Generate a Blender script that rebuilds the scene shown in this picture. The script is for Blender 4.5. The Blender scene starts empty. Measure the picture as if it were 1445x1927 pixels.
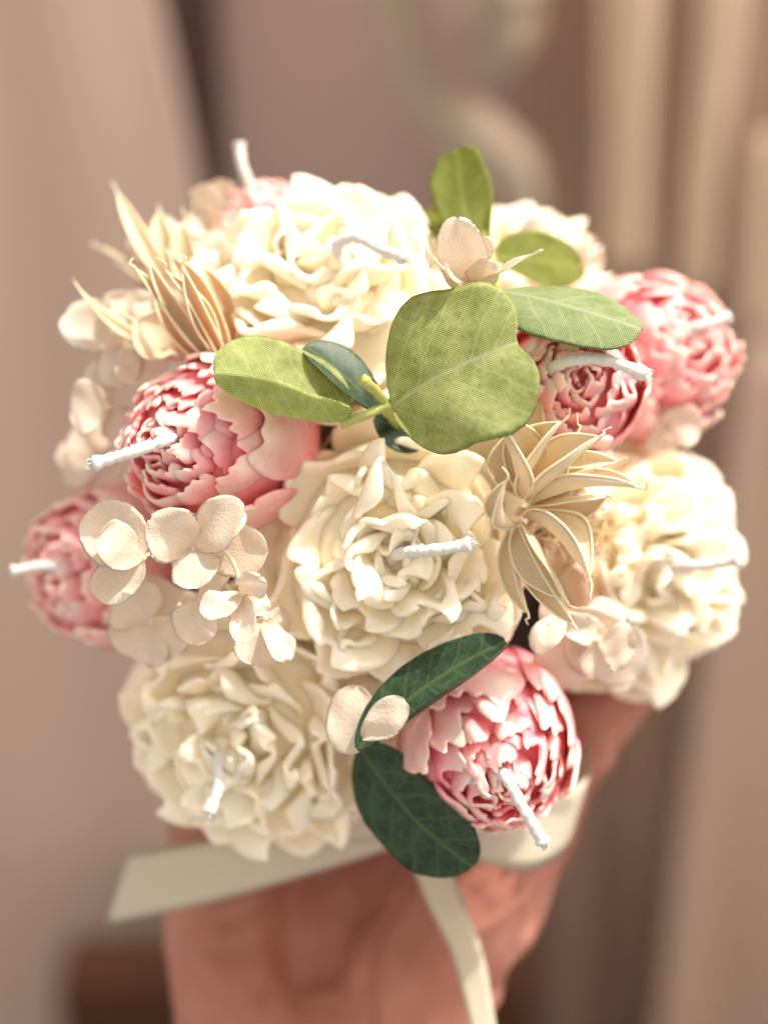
import bpy, math, random
import numpy as np
from mathutils import Matrix, Vector

# ------------------------------------------------------------------ camera, world, lamps, exposure
SC = bpy.context.scene
COL = SC.collection
PITCH = math.radians(32)
CAM_LOC = Vector((0.0, 0.0, 1.35))
RC = Matrix(((1, 0, 0),
             (0, math.sin(PITCH), -math.cos(PITCH)),
             (0, math.cos(PITCH), math.sin(PITCH))))          # camera axes as columns
FOC, DIST, CX, CY = 2852.0, 300.0, 722.5, 963.5

cam_data = bpy.data.cameras.new("camera")
cam_data.sensor_fit = 'HORIZONTAL'
cam_data.sensor_width = 36.0
cam_data.lens = 36.0 * FOC / 1445.0
cam_data.clip_start, cam_data.clip_end = 0.02, 50
cam_data.dof.use_dof = True
cam_data.dof.focus_distance = 0.298
cam_data.dof.aperture_fstop = cam_data.lens / 12.5
cam = bpy.data.objects.new("camera", cam_data)
COL.objects.link(cam)
cam.matrix_world = Matrix.Translation(CAM_LOC) @ RC.to_4x4()
SC.camera = cam

world = bpy.data.worlds.new("World")
SC.world = world
world.use_nodes = True
world.node_tree.nodes["Background"].inputs[0].default_value = (1.0, 0.915, 0.80, 1)
world.node_tree.nodes["Background"].inputs[1].default_value = 0.74

def c2w(v):
    return CAM_LOC + RC @ (Vector(v) * 0.001)

def lamp(name, kind, to_dir, dist, energy, color, size):
    d = bpy.data.lights.new(name, kind)
    d.energy, d.color = energy, color
    o = bpy.data.objects.new(name, d)
    COL.objects.link(o)
    target = c2w((0, 10, -340))
    dv = (RC @ Vector(to_dir)).normalized()
    o.location = target + dv * dist
    o.rotation_euler = dv.to_track_quat('Z', 'Y').to_euler()
    if kind == 'SPOT':
        d.shadow_soft_size, d.spot_size, d.spot_blend = size, math.radians(14), 0.5
    else:
        d.shape, d.size, d.size_y = 'RECTANGLE', size[0], size[1]
    return o

# the low sun that comes through the window, as a distant narrow spot, and the soft window light round it
lamp("window_sun", 'SPOT', (0.36, 0.84, 0.38), 3.2, 540, (1.0, 0.92, 0.77), 0.022)
lamp("window_glow", 'AREA', (0.62, 0.74, 0.28), 1.6, 29, (1.0, 0.93, 0.84), (1.0, 1.2))

SC.view_settings.view_transform = 'Standard'
SC.view_settings.look = 'None'
SC.view_settings.exposure = 0.0
SC.view_settings.gamma = 1.0
SC.cycles.use_denoising = True
SC.cycles.max_bounces = 12
SC.cycles.transmission_bounces = 8
SC.cycles.diffuse_bounces = 8
SC.cycles.sample_clamp_indirect = 6.0

# ------------------------------------------------------------------ helpers
def cc(px, py, d):
    """point (mm, camera-aligned axes) seen at a photo pixel, d mm nearer than the 300 mm focus plane"""
    k = (DIST - d) / FOC
    return np.array([(px - CX) * k, (CY - py) * k, -(DIST - d)])

def tag(o, label=None, cat=None, group=None, kind=None):
    for k, v in (("label", label), ("category", cat), ("group", group), ("kind", kind)):
        if v:
            o[k] = v
    return o

def frame(name, origin_cc, axis=None, roll=0.0, label=None, cat=None, group=None):
    o = bpy.data.objects.new(name, None)
    o.empty_display_size = 0.005
    COL.objects.link(o)
    m = RC.to_4x4()
    if axis is not None:
        q = Vector(axis).normalized().to_track_quat('Z', 'Y').to_matrix().to_4x4()
        m = m @ q @ Matrix.Rotation(roll, 4, 'Z')
    o.matrix_world = Matrix.Translation(c2w(origin_cc)) @ m
    return tag(o, label, cat, group)

def mesh_obj(name, V, F, mat, parent=None, attrs=None, uv=None, smooth=True):
    me = bpy.data.meshes.new(name)
    me.from_pydata(np.asarray(V) * 0.001, [], F)
    if smooth:
        me.polygons.foreach_set("use_smooth", np.ones(len(me.polygons), dtype=bool))
    for an, av in (attrs or {}).items():
        a = me.attributes.new(an, 'FLOAT', 'POINT')
        a.data.foreach_set("value", np.asarray(av, dtype=np.float32))
    if uv is not None:
        li = np.empty(len(me.loops), dtype=np.int32)
        me.loops.foreach_get("vertex_index", li)
        l = me.uv_layers.new(name="UVMap")
        l.data.foreach_set("uv", np.asarray(uv, dtype=np.float32)[li].ravel())
    me.materials.append(mat)
    me.update()
    o = bpy.data.objects.new(name, me)
    COL.objects.link(o)
    if parent is not None:
        o.parent = parent
    return o

def shell(P, H):
    """closed thick sheet round mid surface P (nu,nv,3) with half thickness H (0 on the border)"""
    nu, nv = P.shape[:2]
    du = np.gradient(P, axis=0)
    dv = np.gradient(P, axis=1)
    N = np.cross(du, dv)
    N /= np.linalg.norm(N, axis=2, keepdims=True) + 1e-9
    A = (P + N * H[..., None]).reshape(-1, 3)
    B = (P - N * H[..., None])
    f = np.arange(nu * nv).reshape(nu, nv)
    b = f.copy()
    inner = B[1:-1, 1:-1].reshape(-1, 3)
    b[1:-1, 1:-1] = nu * nv + np.arange(len(inner)).reshape(nu - 2, nv - 2)
    q = lambda g: np.stack([g[:-1, :-1], g[1:, :-1], g[1:, 1:], g[:-1, 1:]], -1).reshape(-1, 4)
    F = np.concatenate([q(f), q(b)[:, ::-1]])
    V = np.concatenate([A, inner])
    both = lambda a: np.concatenate([a.reshape(nu * nv, -1), a[1:-1, 1:-1].reshape(len(inner), -1)])
    return V, F, both

def rim_samples(n, e, both=True):
    e = min(e, 0.3)
    edge = np.array([0, 0.1, 0.4, 1.0]) * e
    if both:
        mid = np.linspace(-1 + 2 * e, 1 - 2 * e, n)[1:-1]
        return np.concatenate([-1 + 2 * edge, mid, (1 - 2 * edge)[::-1]])
    a = np.linspace(0, 1, n) ** .8 * (1 - e)
    return np.concatenate([a[:-1], (1 - edge)[::-1]])

def wob(rs, nf=4, f0=1.0, f1=4.0):
    """a smooth random function of (u, v), about -1..1"""
    fu, fv = rs.uniform(f0, f1, nf) * rs.choice([-1, 1], nf), rs.uniform(f0, f1, nf)
    ph, am = rs.uniform(0, 6.28, nf), rs.uniform(0.4, 1, nf)
    am /= am.sum()
    return lambda u, v: sum(a * np.sin(x * u + y * v + p) for a, x, y, p in zip(am, fu, fv, ph)) * 1.6

def bez(pts, n=48):
    p = np.array(pts, float)
    t = np.linspace(0, 1, n)[:, None]
    if len(p) == 3:
        return (1 - t) ** 2 * p[0] + 2 * t * (1 - t) * p[1] + t * t * p[2]
    return (1 - t) ** 3 * p[0] + 3 * t * (1 - t) ** 2 * p[1] + 3 * t * t * (1 - t) * p[2] + t ** 3 * p[3]

def spline(pts, n=40):
    """Catmull-Rom through the points"""
    p = np.array(pts, float)
    p = np.concatenate([[2 * p[0] - p[1]], p, [2 * p[-1] - p[-2]]])
    out = []
    k = len(p) - 3
    for s in np.linspace(0, k, n):
        i = min(int(s), k - 1)
        t = s - i
        a, b, c, d = p[i:i + 4]
        out.append(0.5 * (2 * b + (c - a) * t + (2 * a - 5 * b + 4 * c - d) * t * t + (3 * b - a - 3 * c + d) * t ** 3))
    return np.array(out)

def frames(C):
    T = np.gradient(C, axis=0)
    T /= np.linalg.norm(T, axis=1, keepdims=True) + 1e-9
    n = np.cross(T[0], [0.3, 0.5, 0.8])
    n /= np.linalg.norm(n)
    Ns = []
    for t in T:
        n = n - t * n.dot(t)
        n /= np.linalg.norm(n) + 1e-9
        Ns.append(n)
    Ns = np.array(Ns)
    return T, Ns, np.cross(T, Ns)

def tube(C, R, sides=8, prof=None):
    """tube along centres C with radii R, capped; prof(k, angle) scales the radius"""
    C = np.asarray(C, float)
    n = len(C)
    R = np.broadcast_to(R, (n,))
    T, N, B = frames(C)
    a = np.linspace(0, 2 * np.pi, sides, endpoint=False)
    V = []
    for k in range(n):
        rr = R[k] * (prof(k, a) if prof else np.ones(sides))
        V.append(C[k] + np.outer(np.cos(a) * rr, N[k]) + np.outer(np.sin(a) * rr, B[k]))
    V = np.concatenate(V + [C[:1], C[-1:]])
    F = []
    for k in range(n - 1):
        for i in range(sides):
            j = (i + 1) % sides
            F.append((k * sides + i, k * sides + j, (k + 1) * sides + j, (k + 1) * sides + i))
    for i in range(sides):
        j = (i + 1) % sides
        F.append((n * sides, j, i))
        F.append((n * sides + 1, (n - 1) * sides + i, (n - 1) * sides + j))
    return V, F

def join(parts):
    Vs, Fs, off = [], [], 0
    for V, F in parts:
        Vs.append(V)
        Fs += [tuple(int(i) + off for i in f) for f in F]
        off += len(V)
    return np.concatenate(Vs), Fs

def revolve(prof, sides=28, rs=None, amp=0.0):
    """closed solid of revolution from (r, z) listed bottom to top"""
    prof = np.array(prof, float)
    a = np.linspace(0, 2 * np.pi, sides, endpoint=False)
    w = wob(rs, 4, 1, 4) if rs is not None else None
    V = []
    for r, z in prof:
        k = 1 + (amp * w(np.cos(a) * 2, np.sin(a) * 2 + z * .1) if w else 0)
        V.append(np.stack([np.cos(a) * r * k, np.sin(a) * r * k, np.full(sides, z)], 1))
    n = len(prof)
    V = np.concatenate(V + [[[0, 0, prof[0][1]]], [[0, 0, prof[-1][1]]]])
    F = []
    for k in range(n - 1):
        for i in range(sides):
            j = (i + 1) % sides
            F.append((k * sides + i, k * sides + j, (k + 1) * sides + j, (k + 1) * sides + i))
    for i in range(sides):
        j = (i + 1) % sides
        F.append((n * sides, j, i))
        F.append((n * sides + 1, (n - 1) * sides + i, (n - 1) * sides + j))
    return V, F

# ------------------------------------------------------------------ materials
def new_mat(name):
    m = bpy.data.materials.new(name)
    m.use_nodes = True
    nt = m.node_tree
    p = nt.nodes["Principled BSDF"]
    return m, nt, p

def nd(nt, typ, **kw):
    n = nt.nodes.new(typ)
    for k, v in kw.items():
        if k.startswith("i_"):
            n.inputs[k[2:].replace("_", " ")].default_value = v
        else:
            setattr(n, k, v)
    return n

def ramp(nt, fac, stops):
    r = nt.nodes.new('ShaderNodeValToRGB')
    while len(r.color_ramp.elements) < len(stops):
        r.color_ramp.elements.new(0.5)
    for e, (pos, c) in zip(r.color_ramp.elements, stops):
        e.position, e.color = pos, (*c, 1)
    nt.links.new(fac, r.inputs[0])
    return r.outputs[0]

def mixc(nt, fac, a, b, blend='MIX'):
    m = nt.nodes.new('ShaderNodeMix')
    m.data_type, m.blend_type = 'RGBA', blend
    for s, v in ((m.inputs[0], fac), (m.inputs[6], a), (m.inputs[7], b)):
        if hasattr(v, "default_value") or hasattr(v, "is_linked"):
            nt.links.new(v, s)
        else:
            s.default_value = v if isinstance(v, (int, float)) else (*v, 1)
    return m.outputs[2]

def math_n(nt, op, a, b=0.0):
    m = nt.nodes.new('ShaderNodeMath')
    m.operation = op
    for s, v in ((m.inputs[0], a), (m.inputs[1], b)):
        if isinstance(v, (int, float)):
            s.default_value = v
        else:
            nt.links.new(v, s)
    return m.outputs[0]

def objc(nt):
    return nt.nodes.new('ShaderNodeTexCoord').outputs['Object']

def noise(nt, vec, scale, detail=3.0, rough=0.5):
    n = nd(nt, 'ShaderNodeTexNoise')
    n.inputs['Scale'].default_value, n.inputs['Detail'].default_value = scale, detail
    n.inputs['Roughness'].default_value = rough
    nt.links.new(vec, n.inputs['Vector'])
    return n.outputs['Fac']

def bump(nt, p, h, strength, dist):
    b = nd(nt, 'ShaderNodeBump')
    b.inputs['Strength'].default_value, b.inputs['Distance'].default_value = strength, dist
    nt.links.new(h, b.inputs['Height'])
    nt.links.new(b.outputs[0], p.inputs['Normal'])
    return b

def wax(name, stops, radius, sss=0.75, rough=0.36, scale=0.0022, streak=None):
    m, nt, p = new_mat(name)
    at = nd(nt, 'ShaderNodeAttribute', attribute_name="along")
    n1 = noise(nt, objc(nt), 170, 3)
    f = math_n(nt, 'ADD', at.outputs['Fac'], math_n(nt, 'MULTIPLY', math_n(nt, 'SUBTRACT', n1, 0.5), 0.42 if streak else 0.2))
    col = ramp(nt, f, stops)
    n2 = noise(nt, objc(nt), 900, 4)
    if streak:
        uvn = nt.nodes.new('ShaderNodeTexCoord').outputs['UV']
        mp = nd(nt, 'ShaderNodeMapping')
        mp.inputs['Scale'].default_value = (2.2, 0.16, 1)
        nt.links.new(uvn, mp.inputs['Vector'])
        st = noise(nt, mp.outputs[0], 1.0, 4, 0.6)
        sf = math_n(nt, 'MULTIPLY', math_n(nt, 'SUBTRACT', st, 0.47), 2.2)
        sf.node.use_clamp = True
        col = mixc(nt, math_n(nt, 'MULTIPLY', sf, 0.55), col, streak)
    nt.links.new(col, p.inputs['Base Color'])
    p.subsurface_method = 'BURLEY'
    p.inputs['Subsurface Weight'].default_value = sss
    p.inputs['Subsurface Radius'].default_value = radius
    p.inputs['Subsurface Scale'].default_value = scale
    p.inputs['Roughness'].default_value = rough
    p.inputs['IOR'].default_value = 1.44
    r = math_n(nt, 'ADD', math_n(nt, 'MULTIPLY', n1, 0.25), rough - 0.12)
    nt.links.new(r, p.inputs['Roughness'])
    h = math_n(nt, 'ADD', math_n(nt, 'MULTIPLY', n2, 0.35), n1)
    bump(nt, p, h, 0.3, 0.0005)
    return m

M = {}
M['cream'] = wax("cream_wax", [(0.0, (0.975, 0.85, 0.61)), (0.5, (0.98, 0.895, 0.71)), (1.0, (0.985, 0.925, 0.80))], (1.0, 0.97, 0.90), sss=0.8, scale=0.0026, rough=0.24)  # deeper yellow at the petal roots puts recess shade into the wax colour
M['pink'] = wax("pink_wax", [(0.20, (0.91, 0.22, 0.28)), (0.58, (0.93, 0.31, 0.37)), (0.82, (0.95, 0.55, 0.56)), (1.02, (0.96, 0.85, 0.77))],
                (1.0, 0.42, 0.35), sss=0.75, rough=0.28, scale=0.0022, streak=(0.88, 0.62, 0.56))
M['pink_core'] = wax("deep_pink_wax", [(0.0, (0.90, 0.24, 0.29)), (1.0, (0.93, 0.42, 0.45))], (1.0, 0.4, 0.3), sss=0.5, scale=0.0015)

def cotton():
    m, nt, p = new_mat("wick_cotton")
    p.inputs['Base Color'].default_value = (0.86, 0.85, 0.84, 1)
    p.inputs['Roughness'].default_value = 0.9
    p.inputs['Sheen Weight'].default_value = 0.5
    p.inputs['Subsurface Weight'].default_value = 0.25
    p.inputs['Subsurface Scale'].default_value = 0.0008
    bump(nt, p, noise(nt, objc(nt), 2600, 4, 0.7), 0.6, 0.0003)
    return m
M['cotton'] = cotton()

def thin(name, build, transl=0.5, rough=0.55, spec=0.35):
    """translucent thin sheet: reflecting part and let-through part of one colour"""
    m, nt, p = new_mat(name)
    col, tcol, h, strength, dist = build(nt)
    nt.links.new(col, p.inputs['Base Color'])
    p.inputs['Roughness'].default_value = rough
    p.inputs['Specular IOR Level'].default_value = spec
    b = bump(nt, p, h, strength, dist)
    t = nd(nt, 'ShaderNodeBsdfTranslucent')
    nt.links.new(tcol, t.inputs['Color'])
    nt.links.new(b.outputs[0], t.inputs['Normal'])
    mx = nd(nt, 'ShaderNodeMixShader')
    mx.inputs[0].default_value = transl
    nt.links.new(p.outputs[0], mx.inputs[1])
    nt.links.new(t.outputs[0], mx.inputs[2])
    nt.links.new(mx.outputs[0], nt.nodes['Material Output'].inputs['Surface'])
    return m

def cells(nt, scale, stretch=1.0, rnd=1.0):
    uvn = nt.nodes.new('ShaderNodeTexCoord').outputs['UV']
    mp = nd(nt, 'ShaderNodeMapping')
    mp.inputs['Scale'].default_value = (scale, scale * stretch, 1)
    nt.links.new(uvn, mp.inputs['Vector'])
    v = nd(nt, 'ShaderNodeTexVoronoi', feature='DISTANCE_TO_EDGE')
    v.inputs['Scale'].default_value = 1.0
    v.inputs['Randomness'].default_value = rnd
    nt.links.new(mp.outputs[0], v.inputs['Vector'])
    return v.outputs['Distance']

def petal_build(nt, base=(0.94, 0.83, 0.74), vein=(0.985, 0.95, 0.88), tr=(0.98, 0.90, 0.78)):
    d = cells(nt, 1.1, 0.8)
    e = nd(nt, 'ShaderNodeMapRange')
    e.inputs['From Max'].default_value = 0.16
    nt.links.new(d, e.inputs['Value'])
    col = mixc(nt, e.outputs[0], vein, base)
    n = noise(nt, objc(nt), 220, 3)
    col = mixc(nt, math_n(nt, 'MULTIPLY', n, 0.25), col, (0.84, 0.71, 0.58))
    at = nd(nt, 'ShaderNodeAttribute', attribute_name="along")
    tcol = ramp(nt, at.outputs['Fac'], [(0.0, (0.92, 0.76, 0.50)), (0.5, tr)])
    h = math_n(nt, 'ADD', math_n(nt, 'MULTIPLY', e.outputs[0], -0.6), math_n(nt, 'MULTIPLY', n, 0.4))
    return col, tcol, h, 0.45, 0.0002
M['floret'] = thin("dried_floret", petal_build, 0.36, 0.5)

def pod_build(nt):
    n = noise(nt, objc(nt), 300, 4)
    uvn = nt.nodes.new('ShaderNodeTexCoord').outputs['UV']
    mp = nd(nt, 'ShaderNodeMapping')
    mp.inputs['Scale'].default_value = (3.0, 0.12, 1)
    nt.links.new(uvn, mp.inputs['Vector'])
    fib = noise(nt, mp.outputs[0], 1.0, 3, 0.6)
    at = nd(nt, 'ShaderNodeAttribute', attribute_name="along")
    c0 = ramp(nt, at.outputs['Fac'], [(0.0, (0.74, 0.54, 0.30)), (0.25, (0.93, 0.83, 0.60)), (0.9, (0.95, 0.89, 0.72))])
    col = mixc(nt, math_n(nt, 'MULTIPLY', fib, 0.22), c0, (0.70, 0.53, 0.30))
    col = mixc(nt, math_n(nt, 'MULTIPLY', n, 0.25), col, (0.90, 0.84, 0.68))
    sp = nd(nt, 'ShaderNodeMapRange')
    sp.inputs['From Min'].default_value, sp.inputs['From Max'].default_value = 0.60, 0.74
    nt.links.new(noise(nt, objc(nt), 520, 4, .65), sp.inputs['Value'])
    col = mixc(nt, math_n(nt, 'MULTIPLY', sp.outputs[0], 0.5), col, (0.52, 0.34, 0.16))
    tcol = ramp(nt, at.outputs['Fac'], [(0.0, (0.70, 0.36, 0.08)), (0.5, (0.92, 0.72, 0.38))])
    return col, tcol, math_n(nt, 'ADD', fib, math_n(nt, 'MULTIPLY', n, .5)), 0.5, 0.0003
M['pod'] = thin("dried_seed_pod", pod_build, 0.27, 0.5)

def brown_pod_build(nt):
    c, t, h, s, d = pod_build(nt)
    col = mixc(nt, 0.32, c, (0.62, 0.36, 0.14))
    tc = mixc(nt, 0.35, t, (0.80, 0.42, 0.12))
    return col, tc, h, s, d
M['brown_pod'] = thin("brown_seed_pod", brown_pod_build, 0.45, 0.5)

def seam_mat():
    m, nt, p = new_mat("pod_seam")
    p.inputs['Base Color'].default_value = (0.90, 0.81, 0.60, 1)
    p.inputs['Roughness'].default_value = 0.55
    p.inputs['Subsurface Weight'].default_value = 0.4
    p.inputs['Subsurface Scale'].default_value = 0.001
    return m
M['seam'] = seam_mat()

def leaf_mat(name, dark, light, veinc, trans, tw, netw=0.3, wv=0.62, nmax=0.07):
    def build(nt):
        uvn = nt.nodes.new('ShaderNodeTexCoord').outputs['UV']
        sep = nd(nt, 'ShaderNodeSeparateXYZ')
        nt.links.new(uvn, sep.inputs[0])
        # printed veins: a net of cells, side veins and a midrib
        d = cells(nt, 0.42, 0.75)
        net = nd(nt, 'ShaderNodeMapRange')
        net.inputs['From Min'].default_value, net.inputs['From Max'].default_value = 0.01, nmax
        net.inputs['To Min'].default_value, net.inputs['To Max'].default_value = 1.0, 0.0
        nt.links.new(d, net.inputs['Value'])
        ax = math_n(nt, 'ABSOLUTE', sep.outputs[0])
        side = math_n(nt, 'SINE', math_n(nt, 'MULTIPLY', math_n(nt, 'ADD', math_n(nt, 'MULTIPLY', noise(nt, objc(nt), 130, 2), 3.2), math_n(nt, 'SUBTRACT', sep.outputs[1], math_n(nt, 'MULTIPLY', ax, 0.9))), 1.0))
        sidev = nd(nt, 'ShaderNodeMapRange')
        sidev.inputs['From Min'].default_value, sidev.inputs['From Max'].default_value = 0.93, 1.0
        nt.links.new(side, sidev.inputs['Value'])
        mid = nd(nt, 'ShaderNodeMapRange')
        mid.inputs['From Min'].default_value, mid.inputs['From Max'].default_value = 0.15, 0.6
        mid.inputs['To Min'].default_value, mid.inputs['To Max'].default_value = 1.0, 0.0
        nt.links.new(ax, mid.inputs['Value'])
        vein = math_n(nt, 'MAXIMUM', math_n(nt, 'MULTIPLY', net.outputs[0], netw), math_n(nt, 'MAXIMUM', math_n(nt, 'MULTIPLY', sidev.outputs[0], 0.7), mid.outputs[0]))
        # woven threads, 0.34 mm apart
        wx = math_n(nt, 'SINE', math_n(nt, 'MULTIPLY', sep.outputs[0], 11.5))
        wy = math_n(nt, 'SINE', math_n(nt, 'MULTIPLY', sep.outputs[1], 11.5))
        weave = math_n(nt, 'MULTIPLY', wx, wy)
        n = noise(nt, objc(nt), 260, 4)
        blot = noise(nt, objc(nt), 900, 3, .7)
        f = math_n(nt, 'ADD', math_n(nt, 'MULTIPLY', n, 1.1), math_n(nt, 'ADD', math_n(nt, 'MULTIPLY', weave, wv), math_n(nt, 'MULTIPLY', math_n(nt, 'SUBTRACT', blot, .5), 1.0)))
        col = ramp(nt, f, [(0.25, dark), (0.75, light)])
        col = mixc(nt, math_n(nt, 'MULTIPLY', vein, 0.6), col, veinc)
        tcol = mixc(nt, math_n(nt, 'MULTIPLY', vein, 0.5), trans, veinc)
        return col, tcol, weave, (0.55 if wv > 0.3 else 0.10), 0.00012
    return thin(name, build, tw, 0.42, 0.45)
M['leaf'] = leaf_mat("fabric_leaf_light", (0.13, 0.21, 0.03), (0.70, 0.74, 0.32), (0.72, 0.76, 0.48), (0.62, 0.72, 0.18), 0.40)
M['leaf_olive'] = leaf_mat("fabric_leaf_olive", (0.13, 0.17, 0.02), (0.30, 0.34, 0.05), (0.48, 0.50, 0.12), (0.44, 0.50, 0.06), 0.40)
M['leaf_sage'] = leaf_mat("fabric_leaf_sage", (0.16, 0.24, 0.08), (0.42, 0.50, 0.24), (0.56, 0.62, 0.42), (0.40, 0.52, 0.14), 0.30)
M['leaf_dark'] = leaf_mat("fabric_leaf_dark", (0.008, 0.028, 0.014), (0.035, 0.085, 0.04), (0.12, 0.18, 0.06), (0.06, 0.13, 0.03), 0.12, 0.5, 0.05, 0.05)

def simple(name, col, rough=0.6, sss=0.0, scale=0.002, nscale=300, bs=0.3, bd=0.0004, var=None, spec=0.5, radius=(1, .6, .4)):
    m, nt, p = new_mat(name)
    n = noise(nt, objc(nt), nscale, 4)
    if var:
        nt.links.new(mixc(nt, n, col, var), p.inputs['Base Color'])
    else:
        p.inputs['Base Color'].default_value = (*col, 1)
    p.inputs['Roughness'].default_value = rough
    p.inputs['Specular IOR Level'].default_value = spec
    p.inputs['Subsurface Weight'].default_value = sss
    p.inputs['Subsurface Radius'].default_value = radius
    p.inputs['Subsurface Scale'].default_value = scale
    bump(nt, p, n, bs, bd)
    return m
M['stem'] = simple("plastic_stem", (0.40, 0.46, 0.12), 0.35, 0.5, 0.002, 500, 0.4, 0.0004, (0.56, 0.58, 0.20))
M['floret_stem'] = simple("floret_stem", (0.80, 0.68, 0.46), 0.6, 0.4, 0.001, 400)
M['foam'] = simple("dark_foam", (0.022, 0.022, 0.02), 0.9, 0, 0, 600, 1.0, 0.001, (0.05, 0.04, 0.03))
M['raffia'] = simple("raffia", (0.48, 0.33, 0.15), 0.6, 0.3, 0.001, 500, .4, .0003, (0.66, 0.50, 0.28))
M['pot'] = simple("cream_paper_pot", (0.68, 0.57, 0.42), 0.7, 0.1, 0.001, 120, .3, .0005, (0.74, 0.64, 0.49))
M['nail'] = simple("fingernail", (0.78, 0.50, 0.42), 0.3, 0.3, 0.002, 100, .1, .0002)
M['skin'] = simple("skin", (0.37, 0.115, 0.08), 0.5, 0.35, 0.004, 48, .5, .0008, (0.68, 0.33, 0.26), 0.4, (1.0, .35, .2))

def ribbon_mat():
    m, nt, p = new_mat("satin_ribbon")
    uvn = nt.nodes.new('ShaderNodeTexCoord').outputs['UV']
    sep = nd(nt, 'ShaderNodeSeparateXYZ')
    nt.links.new(uvn, sep.inputs[0])
    rib = math_n(nt, 'SINE', math_n(nt, 'MULTIPLY', sep.outputs[0], 9.0))
    p.inputs['Base Color'].default_value = (0.90, 0.84, 0.71, 1)
    p.inputs['Roughness'].default_value = 0.42
    p.inputs['Sheen Weight'].default_value = 0.3
    b = bump(nt, p, rib, 0.3, 0.0002)
    t = nd(nt, 'ShaderNodeBsdfTranslucent')
    t.inputs['Color'].default_value = (0.82, 0.72, 0.50, 1)
    mx = nd(nt, 'ShaderNodeMixShader')
    mx.inputs[0].default_value = 0.32
    nt.links.new(p.outputs[0], mx.inputs[1])
    nt.links.new(t.outputs[0], mx.inputs[2])
    nt.links.new(mx.outputs[0], nt.nodes['Material Output'].inputs['Surface'])
    return m
M['ribbon'] = ribbon_mat()

# ------------------------------------------------------------------ wax flower candles
def flower_petal(rs, th, prof, half, rho, t, ruff=1.0, waves=1.5, notch=0.12, rnd=0.25, jag=0.0, tilt=0.0,
                 nz=0.6, wbase=0.55, nu=16, nv=11, shift=(0, 0, 0), corner=0.95):
    u = rim_samples(nu, 0.5 * t / half)
    L = np.linalg.norm(np.diff(np.array(prof, float), axis=0), axis=1).sum()
    v = rim_samples(nv, 0.5 * t / L, False)
    U, W = np.meshgrid(u, v, indexing='ij')
    cv = bez(prof)
    s = np.linspace(0, 1, len(cv))
    n1, n2, n3, n4 = wob(rs, 3, 1.5, 4), wob(rs, 4, 8, 20), wob(rs), wob(rs, 4, 4, 9)
    top = 1 - rnd * .5 * np.abs(U) ** 3 - notch * (0.5 + 0.5 * n1(U, 0 * U)) - jag * (0.5 + 0.5 * n2(U, 0 * U))
    vv = W * top
    r, z = np.interp(vv, s, cv[:, 0]), np.interp(vv, s, cv[:, 1])
    w = (wbase + (1 - wbase) * np.sin(np.minimum(vv * 1.2, 1) * np.pi / 2)) * (1 - corner * W ** 14) ** .4
    a = U * half / rho
    across = rho * np.sin(a) * w
    dep = rho * (np.cos(a) - 1) * w
    ph, ph2 = rs.uniform(0, 6.28, 2)
    g1, g2 = wob(rs, 3, 1.6 * waves, 3.6 * waves), wob(rs, 3, 1.2 * waves, 3.0 * waves)
    lift = vv ** 1.4
    rr = r + dep + ruff * lift * g1(U, vv) + tilt * U * vv + nz * n3(U * 1.2, vv * 1.2) * (0.3 + vv) + 0.26 * nz * n4(U, vv)
    zz = z + 0.45 * ruff * lift * g2(U, vv) + 0.5 * nz * n1(U, vv) * vv
    ac = across + 0.4 * ruff * lift * g2(U + 1.7, vv)
    c, sn = math.cos(th), math.sin(th)
    P = np.stack([rr * c - ac * sn + shift[0], rr * sn + ac * c + shift[1], zz + shift[2]], -1)
    du = (1 - np.abs(U)) * half * w
    dv = np.minimum((1 - W) * L * top, 1e9)
    d = np.minimum(du, dv)
    base = np.where(W < 0.5, np.minimum(W * L, d), d)
    h = t / 2
    H = h * np.sqrt(np.clip(1 - (1 - np.clip(base / h, 0, 1)) ** 2, 0, 1))
    H *= (1.25 - .75 * vv) * (1 + 0.25 * n4(U * .6, vv * .6))
    H[0] = H[-1] = 0
    H[:, 0] = H[:, -1] = 0
    V, F, both = shell(P, H)
    uv = np.stack([U * half, vv * L], -1)
    return V, F, both(vv / max(vv.max(), 1e-6)).ravel(), both(uv.reshape(U.shape + (2,)))

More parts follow.
